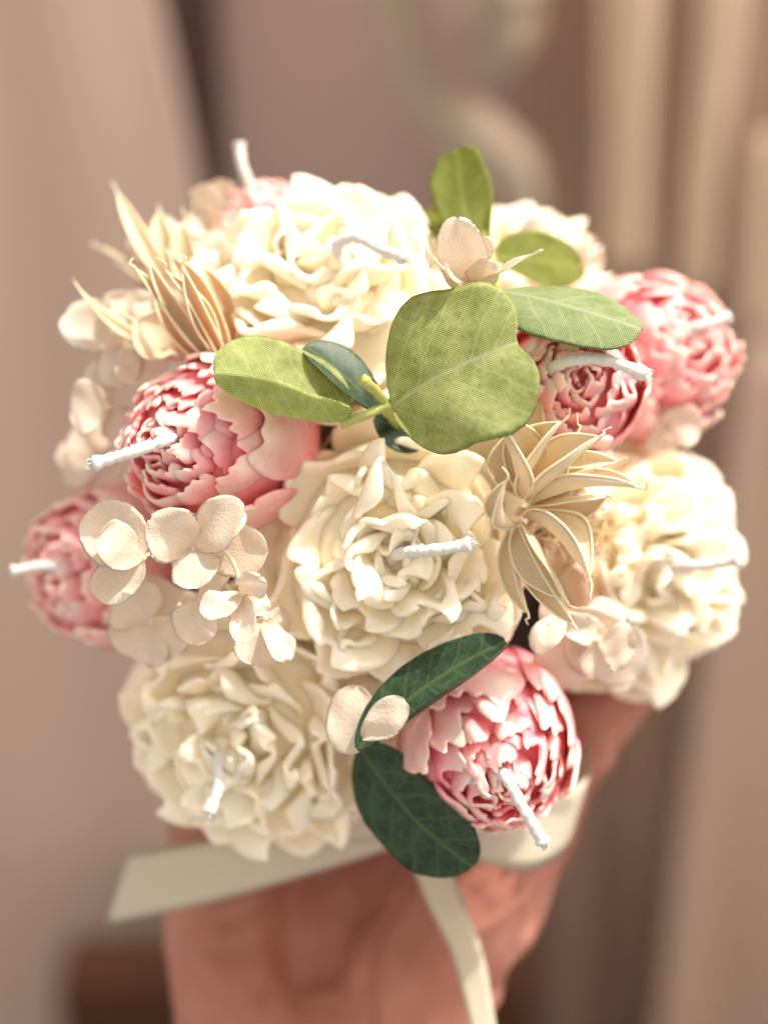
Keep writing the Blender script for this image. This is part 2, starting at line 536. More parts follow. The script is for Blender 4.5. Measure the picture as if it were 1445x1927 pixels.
def wick(parent, pts, r=1.2, seed=0, fuzz=True, fray=0.35, collar=None):
    """braided cotton wick along points given in the parent's own axes (mm)"""
    rs = np.random.RandomState(seed + 500)
    C = spline(pts, 44)
    L = np.linalg.norm(np.diff(C, axis=0), axis=1).sum()
    R = r * (1 + 0.08 * rs.randn(44))
    R[-6:] *= np.linspace(1, 1 + fray, 6)
    R[-1] *= 0.75
    tw = 2 * np.pi * L / 7.0
    j = rs.uniform(-.06, .06, (44, 15))
    prof = lambda k, a: 0.90 + 0.15 * np.abs(np.cos(1.5 * (a + tw * k / 43.0))) + j[k]
    V, F = tube(C, R, 15, prof)
    w = mesh_obj("wick", V, F, M['cotton'], parent)
    if collar:
        V, F = tube(C[:9] - (C[1] - C[0]) * 1.5, np.linspace(2.4, 1.25, 9) * (1 + .1 * rs.randn(9)), 12, lambda k, a: 1 + .1 * np.sin(3 * a + k * .7))
        mesh_obj("wax_collar", V, F, collar, parent, {"along": np.full(len(V), .8)})
    if fuzz:
        T, N, B = frames(C)
        parts = []
        for _ in range(110):
            k = rs.randint(3, 43)
            a = rs.uniform(0, 6.28)
            d = N[k] * math.cos(a) + B[k] * math.sin(a)
            p0 = C[k] + d * R[k] * .9
            p1 = p0 + d * rs.uniform(.2, .8) + T[k] * rs.uniform(-.8, .8)
            p2 = p1 + rs.randn(3) * .35 + d * .1
            parts.append(tube(spline([p0, p1, p2], 5), 0.028, 3))
        for _ in range(16):                                     # frayed strands at the tip
            a = rs.uniform(0, 6.28)
            q = math.sqrt(rs.uniform()) * r
            p0 = C[-3] + (N[-1] * math.cos(a) + B[-1] * math.sin(a)) * q
            p1 = p0 + T[-1] * rs.uniform(.9, 1.9) + rs.randn(3) * .12
            p2 = p1 + T[-1] * rs.uniform(.3, .9) + rs.randn(3) * .3
            parts.append(tube(spline([p0, p1, p2], 5), rs.uniform(.08, .2), 4))
        V, F = join(parts)
        tag(mesh_obj("wick_fibres", V, F, M['cotton'], w), kind='stuff')
    return w

def local_pts(root, pts_cc):
    """photo-axes points into a root's own axes, mm"""
    inv = root.matrix_world.inverted()
    return [np.array(inv @ c2w(p)) * 1000 for p in pts_cc]

def cream_flower(center, axis, roll, R, seed, label, wick_px, depth=1.0, fine=1.0, fuzz=True):
    rs = np.random.RandomState(seed)
    root = frame("cream_flower_candle", center, axis, roll, label, "candle", "cream wax flower candles")
    k = R / 25.0
    V, F = revolve(np.array([(0.1, -19), (9, -18.5), (16, -14.5), (21, -9.5), (21.8, -7.5), (19.6, -4.0), (15.6, -.2), (11, 2.8), (5.8, 5.0), (0.1, 5.7)]) * k, 36, rs, .04)
    mesh_obj("flower_body", V, F, M['cream'], root, {"along": np.full(len(V), .35)})
    #        count  profile                                        half  rho   t   ruff waves notch rnd  tilt nz
    rings = [(7, [(8, -17), (19, -14), (25, -9), (28.0, -5)], 13.0, 22, 1.4, 1.0, 1.2, .10, .26, 1.5, .8),
             (7, [(6, -12), (15, -8), (21, -3), (25.0, 1.5)], 11.5, 17, 1.5, 1.7, 1.4, .12, .25, 2.2, .9),
             (8, [(4, -8), (12, -4), (16.5, 1.5), (20.0, 6.5)], 9.6, 13, 1.5, 2.1, 1.5, .14, .22, 2.8, 1.0),
             (7, [(3, -5), (8, -1), (12, 4), (14.8, 9.5)], 8.0, 10, 1.5, 2.3, 1.5, .15, .2, 2.8, 1.0),
             (6, [(2, -3), (5, 1), (7.6, 6), (9.6, 11.4)], 6.8, 8, 1.5, 2.3, 1.5, .15, .2, 2.4, .9),
             (5, [(1, -2), (2.6, 2), (4, 7), (5.0, 11.6)], 5.4, 5, 1.4, 1.9, 1.4, .16, .2, 1.5, .8)]
    for ri, (n, prof, half, rho, t, ruff, waves, notch, rnd, tilt, nz) in enumerate(rings):
        for i in range(n):
            jr, jz = rs.normal(0, .6 + .15 * ri), rs.normal(0, .8 + .1 * ri)
            pr = [((a + jr * (.3 + .25 * q)) * k, (b * depth + jz * (.3 + .25 * q)) * k) for q, (a, b) in enumerate(prof)]
            th = 2 * np.pi * (i + .5 * ri) / n + rs.normal(0, .16)
            hw = half * rs.uniform(.95, 1.3) * k
            P = flower_petal(rs, th, pr, hw, rho * k * rs.uniform(.8, 1.5), t * k * rs.uniform(.9, 1.2), ruff * k * rs.uniform(.7, 1.25),
                             waves * rs.uniform(.7, 1.3), notch, rnd, .025, tilt * k * rs.choice([-1, 1], p=[.25, .75]), nz * k,
                             nu=int(18 * fine), nv=int(15 * fine))
            mesh_obj("petal", P[0], P[1], M['cream'], root, {"along": P[2]}, P[3])
    for i in range(5):                                           # small folded petals that break up the rings
        th = rs.uniform(0, 6.28)
        q = rs.uniform(7, 17)
        z = 9.5 - q * .30
        pr = [(a * k, b * k) for a, b in [(q - 2, z - 9), (q - 1, z - 4), (q + .8, z), (q + 1.2, z + 3.2)]]
        P = flower_petal(rs, th, pr, rs.uniform(3, 5) * k, 3.5 * k, 1.4 * k, 1.7 * k, 1.4, .2, .3, .03, rs.uniform(-2.5, 2.5) * k, .8 * k, nu=12, nv=9)
        mesh_obj("petal", P[0], P[1], M['cream'], root, {"along": P[2]}, P[3])
    wick(root, local_pts(root, wick_px), 1.22, seed, fuzz, collar=M['cream'])
    return root

def pink_peony(center, axis, roll, R, seed, label, wick_px, stretch=1.0, fine=1.0, fuzz=True):
    rs = np.random.RandomState(seed)
    root = frame("pink_peony_candle", center, axis, roll, label, "candle", "pink wax peony candles")
    k = R / 17.5
    V, F = revolve([(x * k, z * k * stretch) for x, z in [(0.1, -20), (7, -19), (12.5, -14), (15.5, -6), (15.6, 1), (13.6, 5.2), (10, 8.0), (5.5, 10.0), (0.1, 10.8)]], 30, rs, .03)
    mesh_obj("flower_body", V, F, M['pink_core'], root, {"along": np.full(len(V), .3)})
    def put(th, prof, half, rho, t, ruff, waves, notch, rnd, jag, tilt, nz, nu, nv, wb=.6):
        pr = [(a * k, b * k * stretch) for a, b in prof]
        P = flower_petal(rs, th, pr, half * k, rho * k, t * k, ruff * k, waves, notch, rnd, jag, tilt * k, nz * k, wb, int(nu * fine), int(nv * fine), corner=.6)
        mesh_obj("petal", P[0], P[1], M['pink'], root, {"along": P[2]}, P[3])
    for i in range(5):                                           # outer petals that cup the bud
        th = 2 * np.pi * i / 5 + rs.normal(0, .12)
        e = rs.uniform(-2.5, 1.5)
        put(th, [(6, -21), (18.5, -19), (20.5, 0), (14.6 + rs.uniform(-.4, .8), 10.5 + e)], 13.5, 17, 1.4, .35, 2.5, .16, .22, .07, 1.4, .35, 26, 18, .35)
    for i in range(6):
        th = 2 * np.pi * (i + .5) / 6 + rs.normal(0, .15)
        e = rs.uniform(-1.5, 2)
        put(th, [(6, -14), (16.5, -10), (17.6, 3), (11.4 + rs.uniform(-.6, 1.0), 12 + e)], 9.5, 14, 1.2, .6, 2.5, .2, .2, .10, 1.4, .5, 22, 14)
    inner = [(7, [(10.5, -1), (13.6, 4), (13.0, 10), (8.6, 12.8)], 6.6, 8.5, .8), (7, [(8, 1), (11.0, 6), (10.4, 12), (6.2, 14.3)], 5.6, 6.5, .9),
             (6, [(5.5, 3), (8.2, 8), (7.6, 13), (3.9, 15.3)], 4.7, 5.0, .9), (5, [(3.2, 5), (5.4, 10), (5.0, 14), (2.2, 15.8)], 3.7, 3.6, .8), (4, [(1, 6), (2.8, 11), (2.6, 14), (.9, 15.6)], 2.6, 2.4, .6)]
    for ri, (n, prof, half, rho, ruff) in enumerate(inner):
        for i in range(n):
            th = 2 * np.pi * (i + rs.uniform(-.25, .25)) / n + ri * .4
            jr, jz = rs.normal(0, .45), rs.normal(0, .7)
            pr = [(max(x + jr, .4), z + jz * (.3 + .25 * q)) for q, (x, z) in enumerate(prof)]
            put(th, pr, half * rs.uniform(.75, 1.2), rho * rs.uniform(.7, 1.2), rs.uniform(1.0, 1.4),
                ruff * rs.uniform(.6, 1.3), rs.uniform(1.0, 1.9), .22, .22, .08, rs.uniform(-1.4, 1.4), .5, 16, 10, .75)
    wick(root, local_pts(root, wick_px), 1.2, seed, fuzz, collar=M['pink'])
    return root

# ------------------------------------------------------------------ thin sheets: leaves, floret petals, seed pods
def sheet(B, T, width, nrm, a=.5, b=.5, cup=0., curl=0., fold=0., wave=0., notch=0., twist=0., t=.25, nu=15, nv=19, seed=0, rough_edge=0., vmin=0.0, bend=0.0, lean=0.0, arc=0.0, roll=None):
    """thick sheet from base B to tip T (mm); outline v^a (1-v)^b; normal about nrm"""
    rs = np.random.RandomState(seed + 77)
    B, T, n = np.array(B, float), np.array(T, float), np.array(nrm, float)
    y = T - B
    L = np.linalg.norm(y)
    y /= L
    n = n - y * n.dot(y)
    n /= np.linalg.norm(n) + 1e-9
    x = np.cross(y, n)
    u = np.linspace(-1, 1, nu)
    v = vmin + (1 - vmin) * (1 - np.cos(np.linspace(0.0, 1.0, nv) * np.pi)) / 2
    v[0] = max(v[0], .002)
    v[-1] = .998
    U, W = np.meshgrid(u, v, indexing='ij')
    vm = a / (a + b)
    out = (W ** a * (1 - W) ** b) / (vm ** a * (1 - vm) ** b)
    w1, w2 = wob(rs, 4, 1, 3), wob(rs, 4, 6, 14)
    hw = width / 2 * out * (1 + .06 * w1(W * 4, U) + rough_edge * w2(W * 5, 0 * U))
    ang = twist * (W - .5)
    zz = cup * hw * U * U + fold * hw * np.abs(U) + curl * L * 4 * W * (1 - W) + bend * L * W ** 3 + wave * w1(U * 1.6, W * 4) * (.3 + np.abs(U))
    if arc:
        zz = zz + hw * (1 - np.cos(arc * U)) / arc
    xs = (hw * np.sin(arc * U) / arc if arc else U * hw * math.cos(math.atan(abs(fold)))) + lean * L * (W - W * W) * 4
    if roll:
        sd, u0, am = roll
        s = np.clip(sd * U - u0, 0, None) / (1 - u0)
        arcp = .4                                              # bent over the first part, straight beyond
        rho = (1 - u0) * hw * arcp / am
        q, rest = am * np.clip(s / arcp, 0, 1), (1 - u0) * hw * np.clip(s - arcp, 0, None)
        xs = np.where(s > 0, sd * (u0 * hw + rho * np.sin(q) + rest * math.cos(am)), xs)
        zz = zz + np.where(s > 0, rho * (1 - np.cos(q)) + rest * math.sin(am), 0)
    X, Z = xs * np.cos(ang) - zz * np.sin(ang), xs * np.sin(ang) + zz * np.cos(ang)
    Y = L * (W - notch * np.exp(-(X / (width * .13)) ** 2) * W ** 4)
    P = B + x * X[..., None] + n * Z[..., None] + y * Y[..., None]
    H = np.full(U.shape, t / 2)
    H[0] = H[-1] = 0
    H[:, 0] = H[:, -1] = 0
    V, F, both = shell(P, H)
    uv = both(np.stack([U * hw, W * L], -1))
    return P, V, F, both(W).ravel(), uv

def sheet_obj(name, root, origin, mat, **kw):
    kw['B'], kw['T'] = np.array(kw['B']) - origin, np.array(kw['T']) - origin
    P, V, F, al, uv = sheet(**kw)
    o = mesh_obj(name, V, F, mat, root, {"along": al}, uv)
    return o, P

def floret(centre, petals, label, stem=None, seed=0, mat='floret', eye=True):
    """dried hydrangea floret: petals listed as (tip px, tip py, tip depth, width px, normal[, cup[, base]])"""
    c0 = cc(*centre)
    root = frame("hydrangea_floret", c0, None, 0, label, "dried flower", "dried hydrangea florets")
    for i, p in enumerate(petals):
        tip = cc(*p[:3])
        k = (DIST - p[2]) / FOC
        nr = p[4]
        cup = p[5] if len(p) > 5 else .18
        base = cc(*p[6]) if len(p) > 6 else c0
        rs = np.random.RandomState(seed * 31 + i)
        sheet_obj("petal", root, c0, M[mat], B=base, T=tip, width=p[3] * k * 1.02, nrm=nr, a=rs.uniform(.5, .8), b=rs.uniform(.36, .52), cup=cup + rs.uniform(-.12, .12), curl=rs.uniform(-.07, .10), wave=.6, twist=rs.uniform(-.3, .3),
                  notch=rs.uniform(0, .03), t=.11, seed=seed * 31 + i, rough_edge=.022, nu=17, nv=19)
    if eye:
        V, F = revolve([(.1, -.7), (.6, -.5), (.85, 0), (.55, .5), (.1, .65)], 10)
        mesh_obj("flower_eye", V, F, M['seam'], root)
    if stem:
        pts = [cc(*q) - c0 for q in stem]
        V, F = tube(spline(pts, 14), np.linspace(.42, .5, 14), 7)
        mesh_obj("stem", V, F, M['floret_stem'], root)
    return root

def seed_head(centre, segs, label, mat='pod', seed=0, stem=None, arcs=2.8, wide=1.38):
    """star-shaped dried seed head: segments (base, tip, width px, normal, fold, curl)"""
    c0 = cc(*centre)
    root = frame("seed_head", c0, None, 0, label, "dried flower", "star-shaped dried seed heads")
    for i, (b, t, w, nr, fold, curl) in enumerate(segs):
        kk = (DIST - t[2]) / FOC
        lean = ((i * 37) % 11 - 5) * .012
        seg, P = sheet_obj("pod_segment", root, c0, M[mat], B=cc(*b), T=cc(*t), width=w * kk * wide, nrm=nr, a=.75, b=.85, cup=0., arc=fold * arcs, curl=curl * 1.4, wave=.25, t=.3,
                           seed=seed * 50 + i, nu=13, nv=25, bend=.0, lean=lean)
        for side in (0, -1):
            edge = P[side]
            V, F = tube(edge, np.linspace(.34, .22, len(edge)), 6)
            mesh_obj("seam", V, F, M['seam'], seg)
        y = P[6, -1] - P[6, -4]
        y /= np.linalg.norm(y) + 1e-9
        rs = np.random.RandomState(seed * 50 + i)
        tip = P[6, -1]
        pts = [tip - y * .6, tip + y * 1.2, tip + y * 2.2 + rs.randn(3) * .5, tip + y * 2.8 + rs.randn(3) * 1.0]
        V, F = tube(spline(pts, 9), np.linspace(.32, .12, 9), 6)
        mesh_obj("beak", V, F, M['seam'], seg)
    if stem:
        V, F = tube(spline([cc(*q) - c0 for q in stem], 14), .7, 8)
        mesh_obj("stem", V, F, M[mat], root)
    return root

# ------------------------------------------------------------------ setting: room behind
def wbox(name, lo, hi, mat, parent=None, bev=0.004):
    """axis-aligned block in world metres with softened edges"""
    import bmesh
    bm = bmesh.new()
    bmesh.ops.create_cube(bm, size=1)
    for v in bm.verts:
        v.co = Vector([(a + b) / 2 + c * (b - a) for a, b, c in zip(lo, hi, v.co)])
    bmesh.ops.bevel(bm, geom=bm.edges[:], offset=bev, segments=2, affect='EDGES')
    me = bpy.data.meshes.new(name)
    bm.to_mesh(me)
    bm.free()
    me.materials.append(mat)
    o = bpy.data.objects.new(name, me)
    COL.objects.link(o)
    if parent:
        o.parent = parent
    return o

M['wall'] = simple("wall_paint", (0.500, 0.348, 0.301), 0.9, 0, 0, 60, .2, .001, (0.537, 0.377, 0.326))
M['floor'] = simple("dark_wood_floor", (0.060, 0.022, 0.010), 0.45, 0, 0, 14, .2, .001, (0.11, 0.045, 0.02))
M['drape'] = simple("beige_drape", (0.651, 0.480, 0.400), 0.85, 0, 0, 200, .3, .001, (0.689, 0.508, 0.431))
M['tan_drape'] = simple("tan_drape", (0.388, 0.251, 0.190), 0.85, 0, 0, 200, .3, .001, (0.431, 0.281, 0.216))
M['lit_cream_cloth'] = simple("lit_cream_cloth", (0.772, 0.591, 0.442), 0.85, 0, 0, 200, .3, .001, (0.809, 0.626, 0.477))  # cream raised in tone so the strips look sunlit
M['gap_dark'] = simple("gap_dark", (0.085, 0.042, 0.032), 0.6, 0, 0, 40, .2, .001, (0.11, 0.06, 0.045))
M['rose_panel'] = simple("rose_beige_panel", (0.60, 0.42, 0.33), 0.85, 0, 0, 50, .2, .001, (0.64, 0.45, 0.36))

WY = 1.10
tag(wbox("floor", (-1.6, -0.6, -0.05), (1.6, 2.2, 0.0), M['floor']), kind='structure')
tag(wbox("wall", (-1.6, WY, 0.0), (1.6, WY + .1, 1.75), M['wall']), kind='structure')

def on_wall(px, py, y=WY):
    """world point on the vertical plane at distance y, seen at a photo pixel"""
    d = RC @ Vector(((px - CX) / FOC, (CY - py) / FOC, -1))
    return CAM_LOC + d * ((y - CAM_LOC.y) / d.y)

def hanging(name, outline, y, mat, folds, amp, thick=.006, parent=None, seed=0, nu=60, nv=24):
    """hanging cloth on a vertical plane: outline = (left px, right px) at photo rows, folded back and forth in depth"""
    rs = np.random.RandomState(seed + 900)
    rows = np.array(outline, float)                              # py, left, right
    w = wob(rs, 4, 1, 5)
    P = np.zeros((nu, nv, 3))
    for j, s in enumerate(np.linspace(0, 1, nv)):
        py = rows[0, 0] + (rows[-1, 0] - rows[0, 0]) * s
        l, r = np.interp(py, rows[:, 0], rows[:, 1]), np.interp(py, rows[:, 0], rows[:, 2])
        for i, t in enumerate(np.linspace(0, 1, nu)):
            p = on_wall(l + (r - l) * t, py, y)
            dy = amp * math.sin(2 * math.pi * folds * t + .6 * float(w(t * 3, s * 2))) * (.6 + .4 * s)
            P[i, j] = np.array(((p.x), p.y + dy, p.z)) * 1000
    H = np.full((nu, nv), thick * 500)
    H[0] = H[-1] = 0
    H[:, 0] = H[:, -1] = 0
    V, F, _ = shell(P, H)
    return mesh_obj(name, V, F, mat, parent)

o = hanging("drape", [(-200, -700, 262), (0, -700, 300), (330, -700, 372), (800, -700, 440), (1300, -700, 500), (2100, -700, 590)], 1.00, M['drape'], 3.3, .006, seed=1)
tag(o, "beige drape hanging at the left, its edge slanting beside a dark gap", "curtain", "curtains behind the bouquet")
o = wbox("dark_gap_strip", (-0.182, 1.055, 0.0), (-0.115, 1.095, 1.75), M['gap_dark'])  # solid dark board added to stand in for the dark gap
tag(o, "dark brown strip standing in for the dark gap beside the beige drape", "gap strip")
o = hanging("drape", [(-200, 985, 2300), (0, 980, 2250), (700, 960, 2150), (1500, 930, 2000), (2050, 900, 1950)], 1.03, M['tan_drape'], 5.7, .014, seed=2, nu=150)
tag(o, "tan brown pleated drape hanging at the upper right", "curtain", "curtains behind the bouquet")
strips = [([(-200, 1130, 1260), (0, 1135, 1245), (520, 1130, 1215)], "cream cloth strip toned as sunlit down the tan drape, nearer the middle", .985),
          ([(-200, 1310, 1420), (0, 1310, 1398), (560, 1275, 1335)], "cream cloth strip toned as sunlit down the tan drape, nearer the edge", .98),
          ([(250, 1425, 1560), (420, 1405, 1540), (640, 1400, 1520)], "short pale cloth end added for the bright far right edge of the tan drape", .97)]
for i, (ol, lb, y) in enumerate(strips):
    tag(hanging("lit_cloth_strip", ol, y, M['lit_cream_cloth'], 1.2, .006, seed=5 + i, nu=24), lb, "cloth strip", "sunlit-toned cream cloth strips on the drape")  # separate strips added; their pale colour carries the sunlit stripes and glow
o = hanging("side_cloth", [(640, 1400, 2200), (1100, 1330, 2200), (1500, 1285, 2150), (2060, 1215, 2100)], .96, M['rose_panel'], 2.3, .007, seed=31)
tag(o, "rose beige cloth hanging low at the right edge", "curtain", "curtains behind the bouquet")
def fabric_roll(path, radii, y, seed, name, label, cat):
    C = spline([np.array(on_wall(a, b, y)) * 1000 for a, b in path], 44)
    R = np.interp(np.linspace(0, 1, 44), np.linspace(0, 1, len(radii)), radii)
    w = wob(np.random.RandomState(seed), 4, 1, 3)
    V, F = tube(C, R, 28, lambda k, a: (1 + .14 * np.cos(5 * a + .12 * k) + .22 * w(a * 0 + k * .14, np.cos(a) * 1.5)))
    tag(mesh_obj(name, V, F, M['swag_cloth']), label, cat)
M['swag_cloth'] = simple("pale_cloth", (0.510, 0.394, 0.304), 0.85, 0, 0, 200, .3, .001, (0.534, 0.423, 0.334))
fabric_roll([(740, -200), (748, 0), (760, 110), (800, 190), (890, 255), (960, 320), (985, 420)], [15, 14, 14, 16, 19, 18, 11], .95, 3,
            "curtain_swag", "pale cloth swag curving down from the top to the tan drape", "curtain swag")
fabric_roll([(925, -220), (928, -60), (935, 40), (915, 150)], [22, 28, 27, 8], .93, 4, "curtain_tassel", "plump cream cloth tassel hanging above the swag", "tassel")

sl, sr = on_wall(125, 1760, .90), on_wall(990, 1760, .90)
tag(wbox("wooden_block", (sl.x, .84, 0.0), (sr.x, .905, sl.z), M['floor'], None, .006), "dark brown wooden block low behind the hand", "wooden block")

# ------------------------------------------------------------------ hand under the bouquet
def capsule_chain(chain, n=9):
    """overlapping balls and tapered links along (px, py, depth, radius)"""
    parts = []
    for (a, b) in zip(chain[:-1], chain[1:]):
        A, B = cc(*a[:3]), cc(*b[:3])
        for t in np.linspace(0, 1, n):
            c, r = A + (B - A) * t, a[3] + (b[3] - a[3]) * t
            V, F = revolve([(r * math.sin(q), -r * math.cos(q)) for q in np.linspace(.05, math.pi - .05, 9)], 14)
            parts.append((V + c, F))
    return parts

hand_chains = [
    [(640, 2700, -50, 34), (610, 2250, -68, 31), (600, 2030, -88, 25)],
    [(470, 2080, -86, 18), (438, 1900, -86, 16.5), (425, 1700, -92, 15.5), (395, 1470, -106, 13)],
    [(560, 2080, -96, 18), (520, 1720, -102, 13), (500, 1390, -114, 12)],
    [(650, 2080, -98, 18), (650, 1740, -104, 13), (640, 1370, -116, 12)],
    [(740, 2040, -92, 18), (775, 1720, -101, 14), (800, 1390, -114, 12)],
    [(740, 2020, -84, 19), (795, 1850, -82, 19), (880, 1700, -80, 18.5), (960, 1560, -80, 16)],
    [(950, 1570, -80, 15), (1035, 1445, -78, 13.0), (1128, 1330, -75, 11.6), (1190, 1240, -72, 10.2), (1210, 1205, -71, 8.8)],
    [(900, 1560, -98, 12), (810, 1420, -110, 12)],
    [(395, 1470, -106, 12), (330, 1280, -118, 9.2), (325, 1130, -112, 8.4), (340, 1050, -98, 7.4)],
    [(500, 1390, -114, 12), (450, 1150, -126, 9.8), (450, 980, -121, 9), (465, 900, -105, 7.8)],
    [(640, 1370, -116, 12), (640, 1100, -128, 10), (640, 920, -123, 9.2), (645, 840, -106, 8)],
    [(800, 1390, -114, 12), (850, 1120, -126, 10), (855, 960, -121, 9), (845, 880, -105, 7.8)],
]
parts = []
for ch in hand_chains:
    parts += capsule_chain(ch)
V, F = join(parts)
c0 = cc(600, 1800, -85)
hroot = frame("person", c0, None, 0, "bare open hand cupped under the bouquet, thumb up at the right", "person")
hand = mesh_obj("hand", V - c0, F, M['skin'], hroot)
md = hand.modifiers.new("skin_union", 'REMESH')
md.mode, md.voxel_size, md.use_smooth_shade = 'VOXEL', 0.0016, True
md = hand.modifiers.new("soften", 'SMOOTH')
md.factor, md.iterations = 0.6, 9
tx = bpy.data.textures.new('palm_pads', 'CLOUDS')
tx.noise_scale = 0.018
md = hand.modifiers.new('palm_pads', 'DISPLACE')
md.texture, md.strength, md.mid_level = tx, 0.005, 0.5
dg = bpy.context.evaluated_depsgraph_get()
dg.update()
hm = bpy.data.meshes.new_from_object(hand.evaluated_get(dg))
hand.modifiers.clear()
hand.data = hm
co = np.empty(len(hm.vertices) * 3)
no = np.empty(len(hm.vertices) * 3)
hm.vertices.foreach_get("co", co)
hm.vertices.foreach_get("normal", no)
co, no = co.reshape(-1, 3), no.reshape(-1, 3)
W0 = co * 1000 + c0
scr = np.stack([CX + W0[:, 0] * FOC / -W0[:, 2], CY - W0[:, 1] * FOC / -W0[:, 2]], 1)
palm = np.zeros(len(co))
for pts, dep, sg in (([(1010, 1500), (860, 1580), (740, 1690), (690, 1810), (690, 1960)], 2.0, 13),     # creases of the palm
                     ([(960, 1480), (780, 1560), (600, 1660), (430, 1740)], 1.7, 12), ([(320, 1560), (480, 1590), (640, 1560), (760, 1490)], 1.6, 12),
                     ([(560, 1640), (545, 1760), (560, 1900)], 1.1, 11), ([(960, 1640), (880, 1700), (830, 1790)], .9, 9), ([(1030, 1520), (960, 1600), (900, 1640)], .8, 8),
                     ([(380, 1930), (520, 1880), (640, 1900)], .9, 10), ([(1120, 1420), (1060, 1380)], 1.0, 8), ([(1180, 1330), (1120, 1290)], .8, 7)):
    line = spline([(x, y, 0) for x, y in pts], 60)[:, :2]
    d2 = np.min(((scr[:, None, :] - line[None]) ** 2).sum(2), 1)
    palm += dep * np.exp(-d2 / (2 * sg * sg))
front = np.clip((no[:, 2] + .1) * 2, 0, 1)
co -= no * (palm * front)[:, None] * 0.001
hm.vertices.foreach_set("co", co.ravel())
hm.polygons.foreach_set("use_smooth", np.ones(len(hm.polygons), dtype=bool))
hm.update()
def nail(px, py, d, axis, face, w, l):
    p = cc(px, py, d)
    a = np.array(axis, float)
    P, V, F, al, uv = sheet(p - a / np.linalg.norm(a) * l / 2 - c0, p + a / np.linalg.norm(a) * l / 2 - c0, w, face, .25, .3, -.25, .03, t=.7, nu=9, nv=9)
    mesh_obj("fingernail", V, F, M['nail'], hand, {"along": al}, uv)
nail(1242, 1226, -72.5, (.35, .9, .1), (.9, -.3, .2), 9, 11)
for x, y, d, w in ((340, 1040, -100, 7.5), (465, 885, -107, 8.5), (645, 825, -108, 9), (845, 865, -107, 8.5)):
    nail(x, y, d - 2, (0, .45, .9), (0, .9, -.4), w, 8.5)

# ------------------------------------------------------------------ pot, foam, raffia, ribbon
pax = Vector((0.02, -.06, 1))
pc = cc(705, 1120, -102)
proot = frame("flower_pot", pc, pax, 0, "small cream paper pot resting in the palm under the flowers", "pot")
V, F = revolve([(.1, 0), (27, 0), (29, 1.5), (34, 30), (35, 31.5), (34, 32.5), (32, 31.5), (28, 6), (.1, 5)], 48)
mesh_obj("pot_wall", V, F, M['pot'], proot)
froot_c = cc(735, 1010, -72)
V, F = revolve([(.1, -22), (26, -22), (34, -18), (43, -4), (45, 8), (41, 22), (32, 33), (18, 40), (.1, 43)], 40, np.random.RandomState(3), .03)
fo = frame("floral_foam", froot_c, (0.02, -.02, 1), 0, "dark foam dome in the pot that the flowers are stuck into", "floral foam")
mesh_obj("foam_dome", V, F, M['foam'], fo)
rs = np.random.RandomState(8)
parts = []
for (px, py, d, n, sp) in ((565, 1205, -24, 22, 50), (985, 1200, -22, 46, 40), (1010, 1260, -30, 30, 40), (985, 1120, -24, 26, 30), (770, 790, -30, 10, 50), (640, 1320, -34, 14, 50), (520, 1000, -32, 10, 40), (1040, 1330, -48, 16, 60)):
    for _ in range(n):
        p = cc(px + rs.normal(0, sp * .5), py + rs.normal(0, sp * .5), d + rs.normal(0, 4))
        v = rs.randn(3)
        v /= np.linalg.norm(v)
        w = rs.randn(3) * 3
        parts.append(tube(spline([p - v * 6 + w, p, p + v * 4 + rs.randn(3) * 1.5, p + v * 7 + rs.randn(3) * 2.5] * np.array([1, 1, .5]) + np.array([0, 0, .5 * p[2]]), 10), rs.uniform(.16, .34), 5))
V, F = join(parts)
tag(mesh_obj("raffia_strands", V - froot_c, F, M['raffia'], fo), kind='stuff')

def strip(name, root, origin, centres, acr, widths, n=40, t=.35, nu=7):
    """ribbon along centre points with a width vector at each point"""
    C = spline(centres, n)
    A = spline(acr, n)
    A /= np.linalg.norm(A, axis=1, keepdims=True)
    Wd = spline([[w, 0, 0] for w in widths], n)[:, 0]
    s = np.concatenate([[0], np.cumsum(np.linalg.norm(np.diff(C, axis=0), axis=1))])
    u = np.linspace(-1, 1, nu)
    P = C[None] + A[None] * (u[:, None, None] * Wd[None, :, None] / 2) - origin
    H = np.full(P.shape[:2], t / 2)
    H[0] = H[-1] = 0
    H[:, 0] = H[:, -1] = 0
    V, F, both = shell(P, H)
    uv = both(np.stack([u[:, None] * Wd[None] / 2, np.broadcast_to(s[None], P.shape[:2])], -1))
    return mesh_obj(name, V, F, M['ribbon'], root, None, uv)

rc = cc(800, 1545, -62)
rroot = frame("ribbon_bow", rc, None, 0, "cream satin ribbon bow tied round the pot with loose tails", "ribbon bow")
strip("tail", rroot, rc, [cc(790, 1545, -62), cc(620, 1588, -58), cc(420, 1635, -58), cc(218, 1675, -60)], [(.1, 1, .3), (.15, 1, .1), (.15, 1, 0), (.33, 1, -.1)], [11, 13, 15.5, 18])
strip("tail", rroot, rc, [cc(790, 1570, -60), cc(830, 1680, -56), cc(880, 1800, -52), cc(915, 1960, -47)], [(1, .2, -.3), (1, .25, .1), (1, .2, .3), (1, .1, .1)], [8, 8.5, 7.5, 5.5])
strip("loop", rroot, rc, [cc(760, 1545, -58), cc(880, 1560, -48), cc(1000, 1570, -46), cc(1085, 1530, -54), cc(1075, 1470, -66), cc(960, 1470, -72), cc(770, 1520, -66)],
      [(.1, 1, .2), (.0, 1, .1), (.12, 1, 0), (.28, 1, .1), (.25, 1, .2), (.1, 1, .2), (.1, 1, .2)], [10, 14, 17, 18, 17, 14, 10], 60)
